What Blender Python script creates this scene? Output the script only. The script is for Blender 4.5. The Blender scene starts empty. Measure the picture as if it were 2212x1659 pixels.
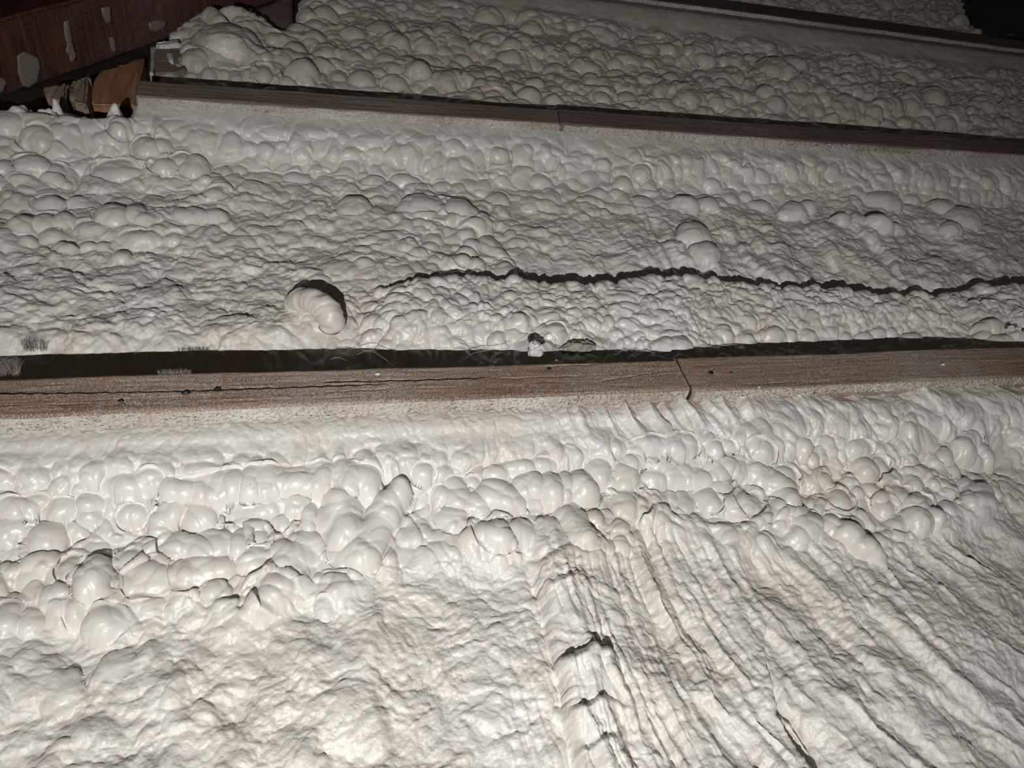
import bpy, math, random
import numpy as np
from mathutils import Matrix, Vector

# ---------------------------------------------------------------- camera geometry (metres)
F = 1600.0                       # focal length in pixels of the 2212 x 1659 frame
H = 0.50                         # distance of the lens from the plane of the timber faces
Z0 = 1.30                        # height of the lens above the floor
cu = np.array([5854, 205, -F]); cu /= np.linalg.norm(cu)
cn = np.array([.241, 1, 1616 / F]); cn /= np.linalg.norm(cn)
cn = cn - cu * (cn @ cu); cn /= np.linalg.norm(cn)
cv = np.cross(cn, cu)

def W3(u, v, w):                 # along the timbers, up the wall, out of the wall
    return (u, -w, v + Z0)

sc = bpy.context.scene
cam_d = bpy.data.cameras.new('camera'); cam = bpy.data.objects.new('camera', cam_d)
sc.collection.objects.link(cam); sc.camera = cam
cam_d.sensor_width = 36.0; cam_d.lens = 36.0 * F / 2212; cam_d.clip_start = 0.01
R = Matrix((tuple(cu), tuple(-cn), tuple(cv)))
cam.matrix_world = Matrix.Translation((0, -H, Z0)) @ R.to_4x4()

# ---------------------------------------------------------------- light: one hand lamp just below the lens
world = bpy.data.worlds.new('dark_room'); sc.world = world; world.use_nodes = True
world.node_tree.nodes['Background'].inputs[0].default_value = (1.0, 0.82, 0.62, 1)
world.node_tree.nodes['Background'].inputs[1].default_value = 0.018
LP = Vector(W3(-0.12, -0.42, 0.60)); LT = Vector(W3(0.26, 0.74, -0.05))
ld = bpy.data.lights.new('hand_lamp', 'SPOT'); lo = bpy.data.objects.new('hand_lamp', ld)
sc.collection.objects.link(lo); lo.location = LP
lo.rotation_euler = (LT - LP).to_track_quat('-Z', 'Y').to_euler()
ld.energy = 41; ld.spot_size = math.radians(95); ld.spot_blend = 1.0; ld.shadow_soft_size = 0.004
ld.color = (1.0, 0.982, 0.952)

sc.view_settings.view_transform = 'Standard'; sc.view_settings.look = 'None'
sc.view_settings.exposure = 0.0; sc.view_settings.gamma = 1.0; sc.view_settings.use_curve_mapping = False

# ---------------------------------------------------------------- measuring helpers
def uvp(x, y, w=0.0):            # where a sight line meets the plane at height w
    d = np.stack([np.asarray(x, float) - 1106, 829.5 - np.asarray(y, float), np.full(np.shape(x), -F)], -1)
    t = -(H - w) / (d @ cn)
    return t * (d @ cu), t * (d @ cv)

def pix(u, v, w):
    q = np.asarray(u)[..., None] * cu + np.asarray(v)[..., None] * cv + (np.asarray(w) - H)[..., None] * cn
    return 1106 + F * q[..., 0] / -q[..., 2], 829.5 - F * q[..., 1] / -q[..., 2], -q[..., 2]

# ---------------------------------------------------------------- noise
def lattice(seed): return np.random.RandomState(seed).rand(256, 256).astype(np.float32)
def vnoise(x, y, seed):
    L = _lat(seed)
    xi = np.floor(x).astype(np.int32); yi = np.floor(y).astype(np.int32)
    fx = x - xi; fy = y - yi
    fx = fx * fx * fx * (fx * (fx * 6 - 15) + 10); fy = fy * fy * fy * (fy * (fy * 6 - 15) + 10)
    a = L[yi & 255, xi & 255]; b = L[yi & 255, (xi + 1) & 255]
    c = L[(yi + 1) & 255, xi & 255]; d = L[(yi + 1) & 255, (xi + 1) & 255]
    return (a + (b - a) * fx + (c - a) * fy + (a - b - c + d) * fx * fy) * 2 - 1
_c = {}
def _lat(s):
    if s not in _c: _c[s] = lattice(s)
    return _c[s]
def fbm(x, y, seed, n=4):
    s = 0; a = 1.0; t = 0
    for i in range(n):
        s = s + a * vnoise(x * 2 ** i + 13.7 * i, y * 2 ** i + 5.1 * i, seed + i); t += a; a *= .5
    return s / t
def caps(x, y, seed, r0=.45, r1=.85, keep=1.0):
    """field of overlapping domes on a jittered lattice, height 0..1"""
    J1, J2, J3, J4 = _lat(seed), _lat(seed + 1), _lat(seed + 2), _lat(seed + 3)
    xi = np.floor(x).astype(np.int32); yi = np.floor(y).astype(np.int32)
    h = np.zeros(x.shape, np.float32)
    for dy in (-1, 0, 1):
        for dx in (-1, 0, 1):
            a = (yi + dy) & 255; b = (xi + dx) & 255
            r = r0 + (r1 - r0) * J3[a, b] ** 1.5
            px = xi + dx + J1[a, b]; py = yi + dy + J2[a, b]
            d = ((x - px) ** 2 + (y - py) ** 2) / r ** 2
            c = r / r1 * np.sqrt(np.clip(1 - d, 0, None)) * (J4[a, b] < keep)
            h = np.maximum(h, c)
    return h
def blur(a, n):
    for _ in range(n):
        a = (np.pad(a, ((1, 1), (0, 0)), 'edge')[:-2] + 2 * a + np.pad(a, ((1, 1), (0, 0)), 'edge')[2:]) / 4
        a = (np.pad(a, ((0, 0), (1, 1)), 'edge')[:, :-2] + 2 * a + np.pad(a, ((0, 0), (1, 1)), 'edge')[:, 2:]) / 4
    return a
def ss(a, b, x):
    t = np.clip((x - a) / (b - a), 0, 1); return t * t * (3 - 2 * t)
def I(x, xs, ys): return np.interp(x, xs, ys)

# ---------------------------------------------------------------- materials
def mat(name):
    m = bpy.data.materials.new(name); m.use_nodes = True
    nt = m.node_tree; return m, nt, nt.nodes['Principled BSDF']
def N(nt, t, **k):
    n = nt.nodes.new(t)
    for a, b in k.items():
        if a in n.inputs.keys(): n.inputs[a].default_value = b
        else: setattr(n, a, b)
    return n
def ramp(nt, src, stops):
    r = nt.nodes.new('ShaderNodeValToRGB'); e = r.color_ramp.elements
    while len(e) < len(stops): e.new(.5)
    for i, (p, c) in enumerate(stops):
        e[i].position = p; e[i].color = tuple(c) + (1,) if len(c) == 3 else c
    nt.links.new(src, r.inputs[0]); return r
def mixc(nt, f, a, b, mode='MIX'):
    m = nt.nodes.new('ShaderNodeMix'); m.data_type = 'RGBA'; m.blend_type = mode
    for s, v in ((m.inputs[0], f), (m.inputs[6], a), (m.inputs[7], b)):
        if hasattr(v, 'links'): nt.links.new(v, s)
        else: s.default_value = v if not isinstance(v, tuple) else (v + (1,))[:4]
    return m.outputs[2]

def foam_material(name, ca, cb, bump=.5):
    m, nt, b = mat(name); L = nt.links
    tc = N(nt, 'ShaderNodeTexCoord'); co = tc.outputs['Object']
    n1 = N(nt, 'ShaderNodeTexNoise', Scale=9.0, Detail=4.0); L.new(co, n1.inputs['Vector'])
    n2 = N(nt, 'ShaderNodeTexNoise', Scale=60.0, Detail=3.0); L.new(co, n2.inputs['Vector'])
    r = ramp(nt, n1.outputs[0], [(.38, ca), (.68, cb)])
    r2 = ramp(nt, n2.outputs[0], [(.3, (.93, .91, .88)), (.6, (1, 1, 1))])
    col = mixc(nt, 1.0, r.outputs[0], r2.outputs[0], 'MULTIPLY')
    n5 = N(nt, 'ShaderNodeTexVoronoi', Scale=70.0); L.new(co, n5.inputs['Vector'])
    pin = ramp(nt, n5.outputs['Distance'], [(.028, (.35, .32, .28)), (.045, (1, 1, 1))])
    n6 = N(nt, 'ShaderNodeTexNoise', Scale=25.0); L.new(co, n6.inputs['Vector'])
    pm = ramp(nt, n6.outputs[0], [(.56, (0, 0, 0)), (.6, (1, 1, 1))])
    col = mixc(nt, pm.outputs[0], col, mixc(nt, 1.0, col, pin.outputs[0], 'MULTIPLY'))
    L.new(col, b.inputs['Base Color'])
    at = N(nt, 'ShaderNodeAttribute', attribute_name='rough')
    rr = N(nt, 'ShaderNodeMapRange'); L.new(at.outputs['Fac'], rr.inputs[0])
    rr.inputs[3].default_value = .34; rr.inputs[4].default_value = .44; L.new(rr.outputs[0], b.inputs['Roughness'])
    b.inputs['IOR'].default_value = 1.5
    n3 = N(nt, 'ShaderNodeTexNoise', Scale=300.0, Detail=3.0); L.new(co, n3.inputs['Vector'])
    n4 = N(nt, 'ShaderNodeTexNoise', Scale=120.0, Detail=2.0); L.new(co, n4.inputs['Vector'])
    ad = N(nt, 'ShaderNodeMath', operation='ADD'); L.new(n3.outputs[0], ad.inputs[0]); L.new(n4.outputs[0], ad.inputs[1])
    st = N(nt, 'ShaderNodeMapRange'); L.new(at.outputs['Fac'], st.inputs[0])
    st.inputs[3].default_value = .12 * bump; st.inputs[4].default_value = bump
    bp = N(nt, 'ShaderNodeBump', Distance=.0022); L.new(ad.outputs[0], bp.inputs['Height']); L.new(st.outputs[0], bp.inputs['Strength'])
    L.new(bp.outputs[0], b.inputs['Normal'])
    return m

def wood_material(name, c1, c2, c3, dust=.5, dustcol=(.62, .56, .52), grain=(3, 90, 90), spec=.25, warm=None):
    m, nt, b = mat(name); L = nt.links
    tc = N(nt, 'ShaderNodeTexCoord'); mp = N(nt, 'ShaderNodeMapping'); L.new(tc.outputs['Object'], mp.inputs[0])
    mp.inputs['Scale'].default_value = grain
    n1 = N(nt, 'ShaderNodeTexNoise', Scale=1.6, Detail=6.0, Roughness=.65); L.new(mp.outputs[0], n1.inputs['Vector'])
    r = ramp(nt, n1.outputs[0], [(.32, c1), (.5, c2), (.68, c3)])
    col = r.outputs[0]
    n0 = N(nt, 'ShaderNodeTexNoise', Scale=5.0, Detail=3.0); L.new(tc.outputs['Object'], n0.inputs['Vector'])
    if warm:
        sx = N(nt, 'ShaderNodeSeparateXYZ'); L.new(tc.outputs['Object'], sx.inputs[0])
        ma = N(nt, 'ShaderNodeMath', operation='MULTIPLY_ADD'); L.new(n0.outputs[0], ma.inputs[0]); ma.inputs[1].default_value = .7; L.new(sx.outputs[0], ma.inputs[2])
        w = ramp(nt, ma.outputs[0], [(warm[1], (1, 1, 1)), (warm[2], (0, 0, 0))])
        col = mixc(nt, w.outputs[0], col, mixc(nt, 1.0, col, warm[0], 'MULTIPLY'))
    n2 = N(nt, 'ShaderNodeTexNoise', Scale=800.0, Detail=2.0); L.new(tc.outputs['Object'], n2.inputs['Vector'])
    mul = N(nt, 'ShaderNodeMath', operation='MULTIPLY_ADD'); L.new(n0.outputs[0], mul.inputs[0]); mul.inputs[1].default_value = .5
    L.new(n2.outputs[0], mul.inputs[2])
    d = ramp(nt, mul.outputs[0], [(.78 - .12 * dust, (0, 0, 0)), (.93 - .12 * dust, (dust, dust, dust))])
    col = mixc(nt, d.outputs[0], col, dustcol)
    L.new(col, b.inputs['Base Color']); b.inputs['Roughness'].default_value = .62; b.inputs['Specular IOR Level'].default_value = spec
    bp = N(nt, 'ShaderNodeBump', Distance=.0010, Strength=.35)
    ad = N(nt, 'ShaderNodeMath', operation='ADD'); L.new(n1.outputs[0], ad.inputs[0]); L.new(n2.outputs[0], ad.inputs[1])
    L.new(ad.outputs[0], bp.inputs['Height']); L.new(bp.outputs[0], b.inputs['Normal'])
    return m

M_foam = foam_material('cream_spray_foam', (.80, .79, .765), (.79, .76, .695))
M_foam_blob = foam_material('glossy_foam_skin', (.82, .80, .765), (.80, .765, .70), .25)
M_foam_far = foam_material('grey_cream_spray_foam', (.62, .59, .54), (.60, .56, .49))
M_crumb = foam_material('broken_foam', (.80, .80, .78), (.76, .75, .72), 1.0)
M_greyfoam = foam_material('scraped_grey_foam', (.42, .40, .36), (.36, .34, .30), 1.4)
M_over = foam_material('foam_overspray_crust', (.70, .67, .61), (.50, .43, .37), 1.6)
M_woodB = wood_material('weathered_brown_timber', (.18, .115, .078), (.27, .18, .126), (.36, .255, .185), .62, warm=((1.25, .98, .66), .12, .42))
M_woodA = wood_material('grey_brown_timber', (.155, .112, .088), (.215, .16, .128), (.27, .21, .17), .30)
M_woodA2 = wood_material('purplish_brown_timber', (.13, .09, .08), (.18, .13, .115), (.22, .165, .145), .25)
M_woodC = wood_material('dark_grey_timber', (.07, .065, .068), (.10, .092, .095), (.13, .12, .12), .12)
M_red = wood_material('dark_red_brown_timber', (.032, .010, .006), (.088, .030, .017), (.155, .062, .036), .42, (.26, .20, .19), (110, 6, 110), .5)
M_orange = wood_material('orange_brown_blocking', (.20, .08, .035), (.40, .18, .085), (.46, .30, .21), .35, (.4, .34, .31), (60, 60, 5), .3)
M_split = wood_material('split_dry_wood', (.12, .09, .06), (.36, .28, .20), (.52, .43, .33), .3, (.4, .34, .31), (90, 60, 6), .3)
M_dark, _nt, _b = mat('recess_shade_dark'); _b.inputs['Base Color'].default_value = (.028, .018, .013, 1); _b.inputs['Roughness'].default_value = .8  # shade of the recess and the gap, put into a near-black brown
M_black, _nt, _b = mat('black_hole_shade'); _b.inputs['Base Color'].default_value = (.008, .006, .006, 1)  # black paints the shade inside nail holes and cracks
M_blue, _nt, _b = mat('dark_blue_sheet'); _b.inputs['Base Color'].default_value = (.018, .022, .034, 1); _b.inputs['Roughness'].default_value = .6
M_sheath = wood_material('dark_board_sheathing', (.05, .035, .025), (.09, .06, .045), (.12, .09, .07), .2)
M_nearblack = wood_material('near_black_red_board', (.012, .004, .003), (.03, .009, .006), (.05, .016, .010), .05, (.06, .04, .035), (9, 40, 40), .25)  # near-black red brown for the board over the diagonal timber's face
M_stain = foam_material('dried_foam_stain', (.30, .255, .22), (.24, .20, .17), 1.0)
M_hair, _nt, _b = mat('thin_strand'); _b.inputs['Base Color'].default_value = (.10, .08, .06, 1)
M_web, _nt, _b = mat('dusty_web'); _b.inputs['Base Color'].default_value = (.45, .40, .36, 1)
M_floor, _nt, _b = mat('floor_boards'); _b.inputs['Base Color'].default_value = (.08, .06, .05, 1)

# ---------------------------------------------------------------- objects
C = sc.collection
def link(name, me, m, parent=None, smooth=True):
    o = bpy.data.objects.new(name, me); C.objects.link(o)
    if m: me.materials.append(m)
    if parent: o.parent = parent
    if smooth and len(me.polygons): me.polygons.foreach_set('use_smooth', np.ones(len(me.polygons), bool))
    return o
def tag(o, label=None, cat=None, group=None, kind=None):
    for k, v in (('label', label), ('category', cat), ('group', group), ('kind', kind)):
        if v: o[k] = v
    return o
def grid_mesh(name, X, Y, Z, rough=None, wrap=False, capends=False):
    nv, nu = X.shape
    co = np.stack([X, Y, Z], -1).reshape(-1, 3).astype(np.float32)
    i = np.arange(nv * nu, dtype=np.int32).reshape(nv, nu)
    if wrap: i = np.concatenate([i, i[:1]], 0)
    q = np.stack([i[:-1, :-1], i[:-1, 1:], i[1:, 1:], i[1:, :-1]], -1).reshape(-1, 4)
    me = bpy.data.meshes.new(name)
    me.vertices.add(len(co)); me.vertices.foreach_set('co', co.ravel())
    loops = q.ravel(); starts = np.arange(len(q)) * 4
    if capends:
        for k, col in ((0, i[:-1, 0] if wrap else i[:, 0]), (1, i[:-1, -1] if wrap else i[:, -1])):
            starts = np.append(starts, len(loops)); loops = np.concatenate([loops, col[::-1] if k == 0 else col])
    me.loops.add(len(loops)); me.loops.foreach_set('vertex_index', loops.astype(np.int32))
    me.polygons.add(len(starts)); me.polygons.foreach_set('loop_start', starts.astype(np.int32))
    me.update(calc_edges=True)
    if rough is not None:
        a = me.attributes.new('rough', 'FLOAT', 'POINT'); a.data.foreach_set('value', rough.ravel().astype(np.float32))
    return me

# timbers: measured by the two ends of the face's upper and lower edge
XB = [0, 740, 1475, 2212]; 
def beam(name, xl, xr, top, bot, m, depth=.098, seed=1, cracks=(), holes=(), label='', w=0.0, skewl=0, skewr=0, wave=.0012):
    """top / bot: functions x -> y of the face edges in the photograph"""
    ns = 420
    # straight axis through the two ends
    ul0, vl0 = uvp(xl, top(xl), w); ul1, vl1 = uvp(xl, bot(xl), w)
    ur0, vr0 = uvp(xr, top(xr), w); ur1, vr1 = uvp(xr, bot(xr), w)
    P0 = np.array([ul0 * .5 + ul1 * .5, (vl0 + vl1) / 2]); P1 = np.array([ur0 * .5 + ur1 * .5, (vr0 + vr1) / 2])
    h0, h1 = abs(vl0 - vl1) / 2, abs(vr0 - vr1) / 2
    hw = (h0 + h1) / 2
    ax = P1 - P0; Ln = np.linalg.norm(ax); ax /= Ln; pe = np.array([-ax[1], ax[0]])
    ns = max(60, int(Ln / .0022))
    s = np.linspace(0, Ln, ns)
    rc = .0035
    sec = []                                   # (a, w, na, nw) across the section
    for a in np.linspace(-hw + rc, hw - rc, 46): sec.append((a, 0, 0, 1))
    for t in np.linspace(0, math.pi / 2, 5)[1:-1]: sec.append((hw - rc + rc * math.sin(t), -rc + rc * math.cos(t), math.sin(t), math.cos(t)))
    for b in np.linspace(-rc, -depth, 26): sec.append((hw, b, 1, 0))
    for b in np.linspace(-depth, -rc, 26): sec.append((-hw, b, -1, 0))
    for t in np.linspace(math.pi / 2, 0, 5)[1:-1]: sec.append((-hw + rc - rc * math.sin(t), -rc + rc * math.cos(t), -math.sin(t), math.cos(t)))
    sec = np.array(sec); A = sec[:, 0][:, None] + 0 * s; Wd = sec[:, 1][:, None] + 0 * s; S = s[None, :] + 0 * A
    NA = sec[:, 2][:, None]; NW = sec[:, 3][:, None]
    q = np.cumsum(np.r_[0, np.hypot(np.diff(sec[:, 0]), np.diff(sec[:, 1]))])[:, None] + 0 * S
    dd = .0005 * fbm(S * 25, q * 400, seed, 3) + .0002 * fbm(S * 300, q * 400, seed + 9, 2) + wave * fbm(S * 6, q * 10, seed + 20, 2)
    # cracks and nail holes cut into the face
    for (cx0, cy0, cx1, cy1, wd, dp) in cracks:
        a0 = np.array(uvp(cx0, cy0, w)) - P0; a1 = np.array(uvp(cx1, cy1, w)) - P0
        sa, aa = a0 @ ax, a0 @ pe; sb, ab = a1 @ ax, a1 @ pe
        dv = np.array([sb - sa, ab - aa]); l2 = dv @ dv
        t = np.clip(((S - sa) * dv[0] + (A - aa) * dv[1]) / l2, 0, 1)
        ds = np.hypot(S - sa - t * dv[0] + .0004 * fbm(S * 80, A * 80, 5, 2), A - aa - t * dv[1] + .0012 * fbm(S * 60, A * 0, 8, 3))
        dd = dd - dp * np.exp(-(ds / wd) ** 2) * (NW > .5) * ss(.25, .6, 1 + fbm(S * 40, A * 0, 31, 2) * .9)
    for (hx, hy, rr, dp) in holes:
        a0 = np.array(uvp(hx, hy, w)) - P0; sa, aa = a0 @ ax, a0 @ pe
        dd = dd - .15 * dp * np.exp(-(((S - sa) / rr) ** 2 + ((A - aa) / rr) ** 2) ** 2) * (NW > .5)
    A = A + NA * dd; Wd = Wd + NW * dd + w
    S = S + (A + hw) / (2 * hw) * 0
    k = S / Ln
    S = S + (1 - k) * skewl * A / hw + k * skewr * A / hw
    U = P0[0] + ax[0] * S + pe[0] * A; V = P0[1] + ax[1] * S + pe[1] * A
    c = W3(P0[0], P0[1], w)
    me = grid_mesh(name, U - c[0], -Wd - c[1], V + Z0 - c[2], wrap=True, capends=True)
    # object axes along the timber so the grain follows it
    o = link(name, me, m); o.location = c
    return tag(o, label, 'wooden beam', None, 'thing'), (P0, ax, pe, hw, Ln)

TB = lambda x: I(x, [-400, 0, 740, 1475, 2212, 3000], [829, 819, 799, 773.5, 748, 720.5])
BB = lambda x: I(x, [-400, 0, 740, 1475, 2212, 3000], [918, 903, 875, 844, 812, 779])
TA = lambda x: I(x, [296, 700, 1205, 2212, 3000], [172, 198, 236, 306, 361])
BA = lambda x: I(x, [296, 700, 1205, 2212, 3000], [209, 233, 266, 334, 387])
TC = lambda x: -24 + (x - 1450) * .1475
BC = lambda x: 13 + (x - 1450) * .1215

beamB1, gB1 = beam('timber_beam', -150, 1475, TB, BB, M_woodB, seed=3, skewr=.0,
    cracks=[(700, 826, 900, 822, .0006, .0025), (900, 822, 1250, 812, .0005, .002),
            (1180, 792, 1320, 783, .0005, .002), (1300, 822, 1440, 800, .0005, .0015), (700, 850, 860, 838, .0004, .0012), (0, 876, 200, 874, .0004, .0014)],
    holes=[(402, 849, .0042, .007), (470, 840, .0032, .006), (262, 868, .0030, .004), (255, 826, .0022, .003), (1185, 797, .0022, .004), (815, 808, .003, .0025)],
    label='brown weathered lowest beam, long left piece with a lengthwise crack')
beamB2, gB2 = beam('timber_beam', 1475.6, 3000, TB, BB, M_woodB, seed=41, skewl=.0,
    cracks=[(1484, 790, 1560, 786, .0004, .001), (1600, 830, 1900, 818, .0004, .001)],
    holes=[(1533, 806, .0042, .006), (1578, 804, .0025, .004)],
    label='brown weathered lowest beam, right piece butted to the cracked long piece')
beamA1, gA1 = beam('timber_beam', 297, 1206, TA, BA, M_woodA, seed=77, skewr=.004, holes=[(366, 195, .004, .004)],
    label='grey brown middle beam with its cut end near the dark red timber')
beamA2, gA2 = beam('timber_beam', 1206.8, 3000, TA, BA, M_woodA2, seed=99, skewl=.004,
    label='purplish brown middle beam, right piece running out of the right edge')
beamC, gC = beam('timber_beam', 1250, 2900, TC, BC, M_woodC, seed=123, label='dark grey uppermost beam, thin in the top right corner')
for b_ in (beamB1, beamB2, beamA1, beamA2, beamC): b_['group'] = 'horizontal wall beams'
# crust of overspray on the underside of each timber, as wide as the part of the side left bare of foam
def overspray(parent, g, x0, x1, d0, d1, seed):
    P0, ax, pe, hw, Ln = g
    mid = (lambda x: (TB(x) + BB(x)) / 2) if g is gB1 or g is gB2 else (lambda x: (TA(x) + BA(x)) / 2) if g is gA1 or g is gA2 else (lambda x: (TC(x) + BC(x)) / 2)
    u0, v0 = uvp(x0, mid(x0)); u1, v1 = uvp(x1, mid(x1))
    s0 = max(0.002, (np.array([u0, v0]) - P0) @ ax); s1 = min(Ln - .002, (np.array([u1, v1]) - P0) @ ax)
    ns = int((s1 - s0) / .0014); s = np.linspace(s0, s1, ns)
    t = np.linspace(0, 1, 30); S = s[None] + 0 * t[:, None]; T = t[:, None] + 0 * s[None]
    D = .0015 + .0012 * fbm(S * 30, T * 0, seed, 3)                       # start just behind the arris
    Wv = -D - T * (d0 + (d1 - d0) * (S - s0) / (s1 - s0))
    th = .0016 + .0012 * fbm(S * 180, T * 9, seed + 4, 3) + .0012 * vnoise(S * 500, T * 22, seed + 7)
    edge = np.minimum(ss(0, .10, T), 1) * ss(0, .05, S - s0 + .05)
    A = -hw - np.maximum(th, -.0008) * edge + .0002
    U = P0[0] + ax[0] * S + pe[0] * A; V = P0[1] + ax[1] * S + pe[1] * A
    pl = parent.location
    me = grid_mesh('foam_overspray', U - pl[0], -Wv - pl[1], V + Z0 - pl[2], np.ones_like(U))
    o = link('foam_overspray', me, M_over, parent); o['label'] = 'whitish crust of overspray along the underside'
    return o
overspray(beamB1, gB1, -150, 1475, .016, .012, 500); overspray(beamB2, gB2, 1481, 3000, .011, .010, 520)
overspray(beamA1, gA1, 300, 1206, .018, .014, 540); overspray(beamA2, gA2, 1208, 3000, .011, .012, 560); overspray(beamC, gC, 1250, 2900, .008, .008, 580)

# ---------------------------------------------------------------- foam in each bay
_xs = np.linspace(-3000, 6000, 4000)
_k = .34 + .95 * ss(1150, 2250, _xs) - .55 * ss(900, -300, _xs)
_k = np.where(np.abs(_k) < .12, .12, _k)
_G = np.cumsum(1 / np.abs(_k)) * (_xs[1] - _xs[0]); _G -= np.interp(1150, _xs, _G)
def flow(x, y): return np.interp(x, _xs, _G) - y             # constant along the slumped ridges

def smax(a, b, k):
    h = np.clip(k - np.abs(a - b), 0, None) / k
    return np.maximum(a, b) + h * h * k * .25

def add_blob(W, U, V, B, u, v, ru, rv, h, ang=0, lift=0.0, sharp=1.0):
    m = max(ru, rv) * 1.05
    du = U[0, 1] - U[0, 0]; dv = V[1, 0] - V[0, 0]
    i0 = max(0, int((u - m - U[0, 0]) / du)); i1 = min(U.shape[1], int((u + m - U[0, 0]) / du) + 2)
    j0 = max(0, int((v - m - V[0, 0]) / dv)); j1 = min(U.shape[0], int((v + m - V[0, 0]) / dv) + 2)
    if i1 <= i0 + 1 or j1 <= j0 + 1: return
    sl = (slice(j0, j1), slice(i0, i1))
    x = U[sl] - u; y = V[sl] - v; c, s_ = math.cos(ang), math.sin(ang)
    wob = 1 + .16 * vnoise(U[sl] / ru * 1.3 + 7, V[sl] / ru * 1.3, 211)
    a = (x * c + y * s_) / ru * wob; b = (-x * s_ + y * c) / rv * wob
    d = np.clip(1 - (a * a + b * b), 0, None)
    ci = min(max(int((v - V[0, 0]) / dv), 0), U.shape[0] - 1); cj = min(max(int((u - U[0, 0]) / du), 0), U.shape[1] - 1)
    base = B[ci, cj] + lift
    top = np.where(d > 0, base - .25 * h + 1.2 * h * d ** (.5 * sharp), -1)
    W[sl] = smax(W[sl], top, .0028)

def add_capsule(W, U, V, B, x0, y0, x1, y1, r0, r1, k0=1.0, k1=1.0):
    E = []
    for x, y, r, k in ((x0, y0, r0, k0), (x1, y1, r1, k1)):
        w = -.06
        for _ in range(4):
            u, v = uvp(x, y, w); _, _, z = pix(u, v, w); R_ = r * z / F
            j = min(max(int((v - V[0, 0]) / (V[1, 0] - V[0, 0])), 0), U.shape[0] - 1); i = min(max(int((u - U[0, 0]) / (U[0, 1] - U[0, 0])), 0), U.shape[1] - 1)
            h = .8 * k * R_; w = B[j, i] + h * .55
        E.append((u, v, R_, h, B[j, i]))
    (ua, va, ra, ha, ba), (ub, vb, rb, hb, bb) = E
    m = max(ra, rb) * 1.3
    du = U[0, 1] - U[0, 0]; dv = V[1, 0] - V[0, 0]
    i0 = max(0, int((min(ua, ub) - m - U[0, 0]) / du)); i1 = min(U.shape[1], int((max(ua, ub) + m - U[0, 0]) / du) + 2)
    j0 = max(0, int((min(va, vb) - m - V[0, 0]) / dv)); j1 = min(U.shape[0], int((max(va, vb) + m - V[0, 0]) / dv) + 2)
    if i1 <= i0 + 1 or j1 <= j0 + 1: return
    sl = (slice(j0, j1), slice(i0, i1)); x = U[sl]; y = V[sl]
    l2 = (ub - ua) ** 2 + (vb - va) ** 2 + 1e-9
    t = np.clip(((x - ua) * (ub - ua) + (y - va) * (vb - va)) / l2, 0, 1)
    r = (ra + (rb - ra) * t) * (1 + .09 * vnoise(x / ra * .8 + 3, y / ra * .8, 217))
    d = np.clip(1 - ((x - ua - t * (ub - ua)) ** 2 + (y - va - t * (vb - va)) ** 2) / r ** 2, 0, None)
    top = np.where(d > 0, ba + (bb - ba) * t + (ha + (hb - ha) * t) * (1.2 * np.sqrt(d) - .25), -1)
    W[sl] = smax(W[sl], top, .0028)

def place_blobs(W, U, V, B, blobs, hk=.9):
    du = U[0, 1] - U[0, 0]; dv = V[1, 0] - V[0, 0]
    for b in blobs:
        x, y, r = b[0], b[1], b[2]; ry = b[3] if len(b) > 3 and b[3] else r
        k = b[4] if len(b) > 4 else 1.0; k *= 1 - .38 * min(max((r - 28) / 22, 0), 1) * (k < 1.3); ang = b[5] if len(b) > 5 else 0.0
        w = -.06
        for _ in range(4):
            u, v = uvp(x, y, w)
            _, _, z = pix(u, v, w); R_ = r * z / F
            j = int((v - V[0, 0]) / dv); i = int((u - U[0, 0]) / du)
            j = min(max(j, 0), U.shape[0] - 1); i = min(max(i, 0), U.shape[1] - 1)
            h = hk * k * math.sqrt(R_ * R_ * ry / r)
            w = B[j, i] + h * .55
        rv = ry * z / F / .80
        add_blob(W, U, V, B, u, v, R_, max(rv, .006), h, ang)

def displace(U, V, W, disp, nb=6):
    Ws = blur(W, nb); gu = np.gradient(Ws, U[0, 1] - U[0, 0], axis=1); gv = np.gradient(Ws, V[1, 0] - V[0, 0], axis=0)
    n = np.sqrt(1 + gu ** 2 + gv ** 2)
    return U - gu / n * disp, V - gv / n * disp, W + disp / n

def normals3(X, Y, Z):
    P = np.stack([X, Y, Z], -1); a = np.gradient(P, axis=1); b = np.gradient(P, axis=0)
    n = np.cross(a, b); n /= np.linalg.norm(n, axis=-1, keepdims=True) + 1e-12
    return n

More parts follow.
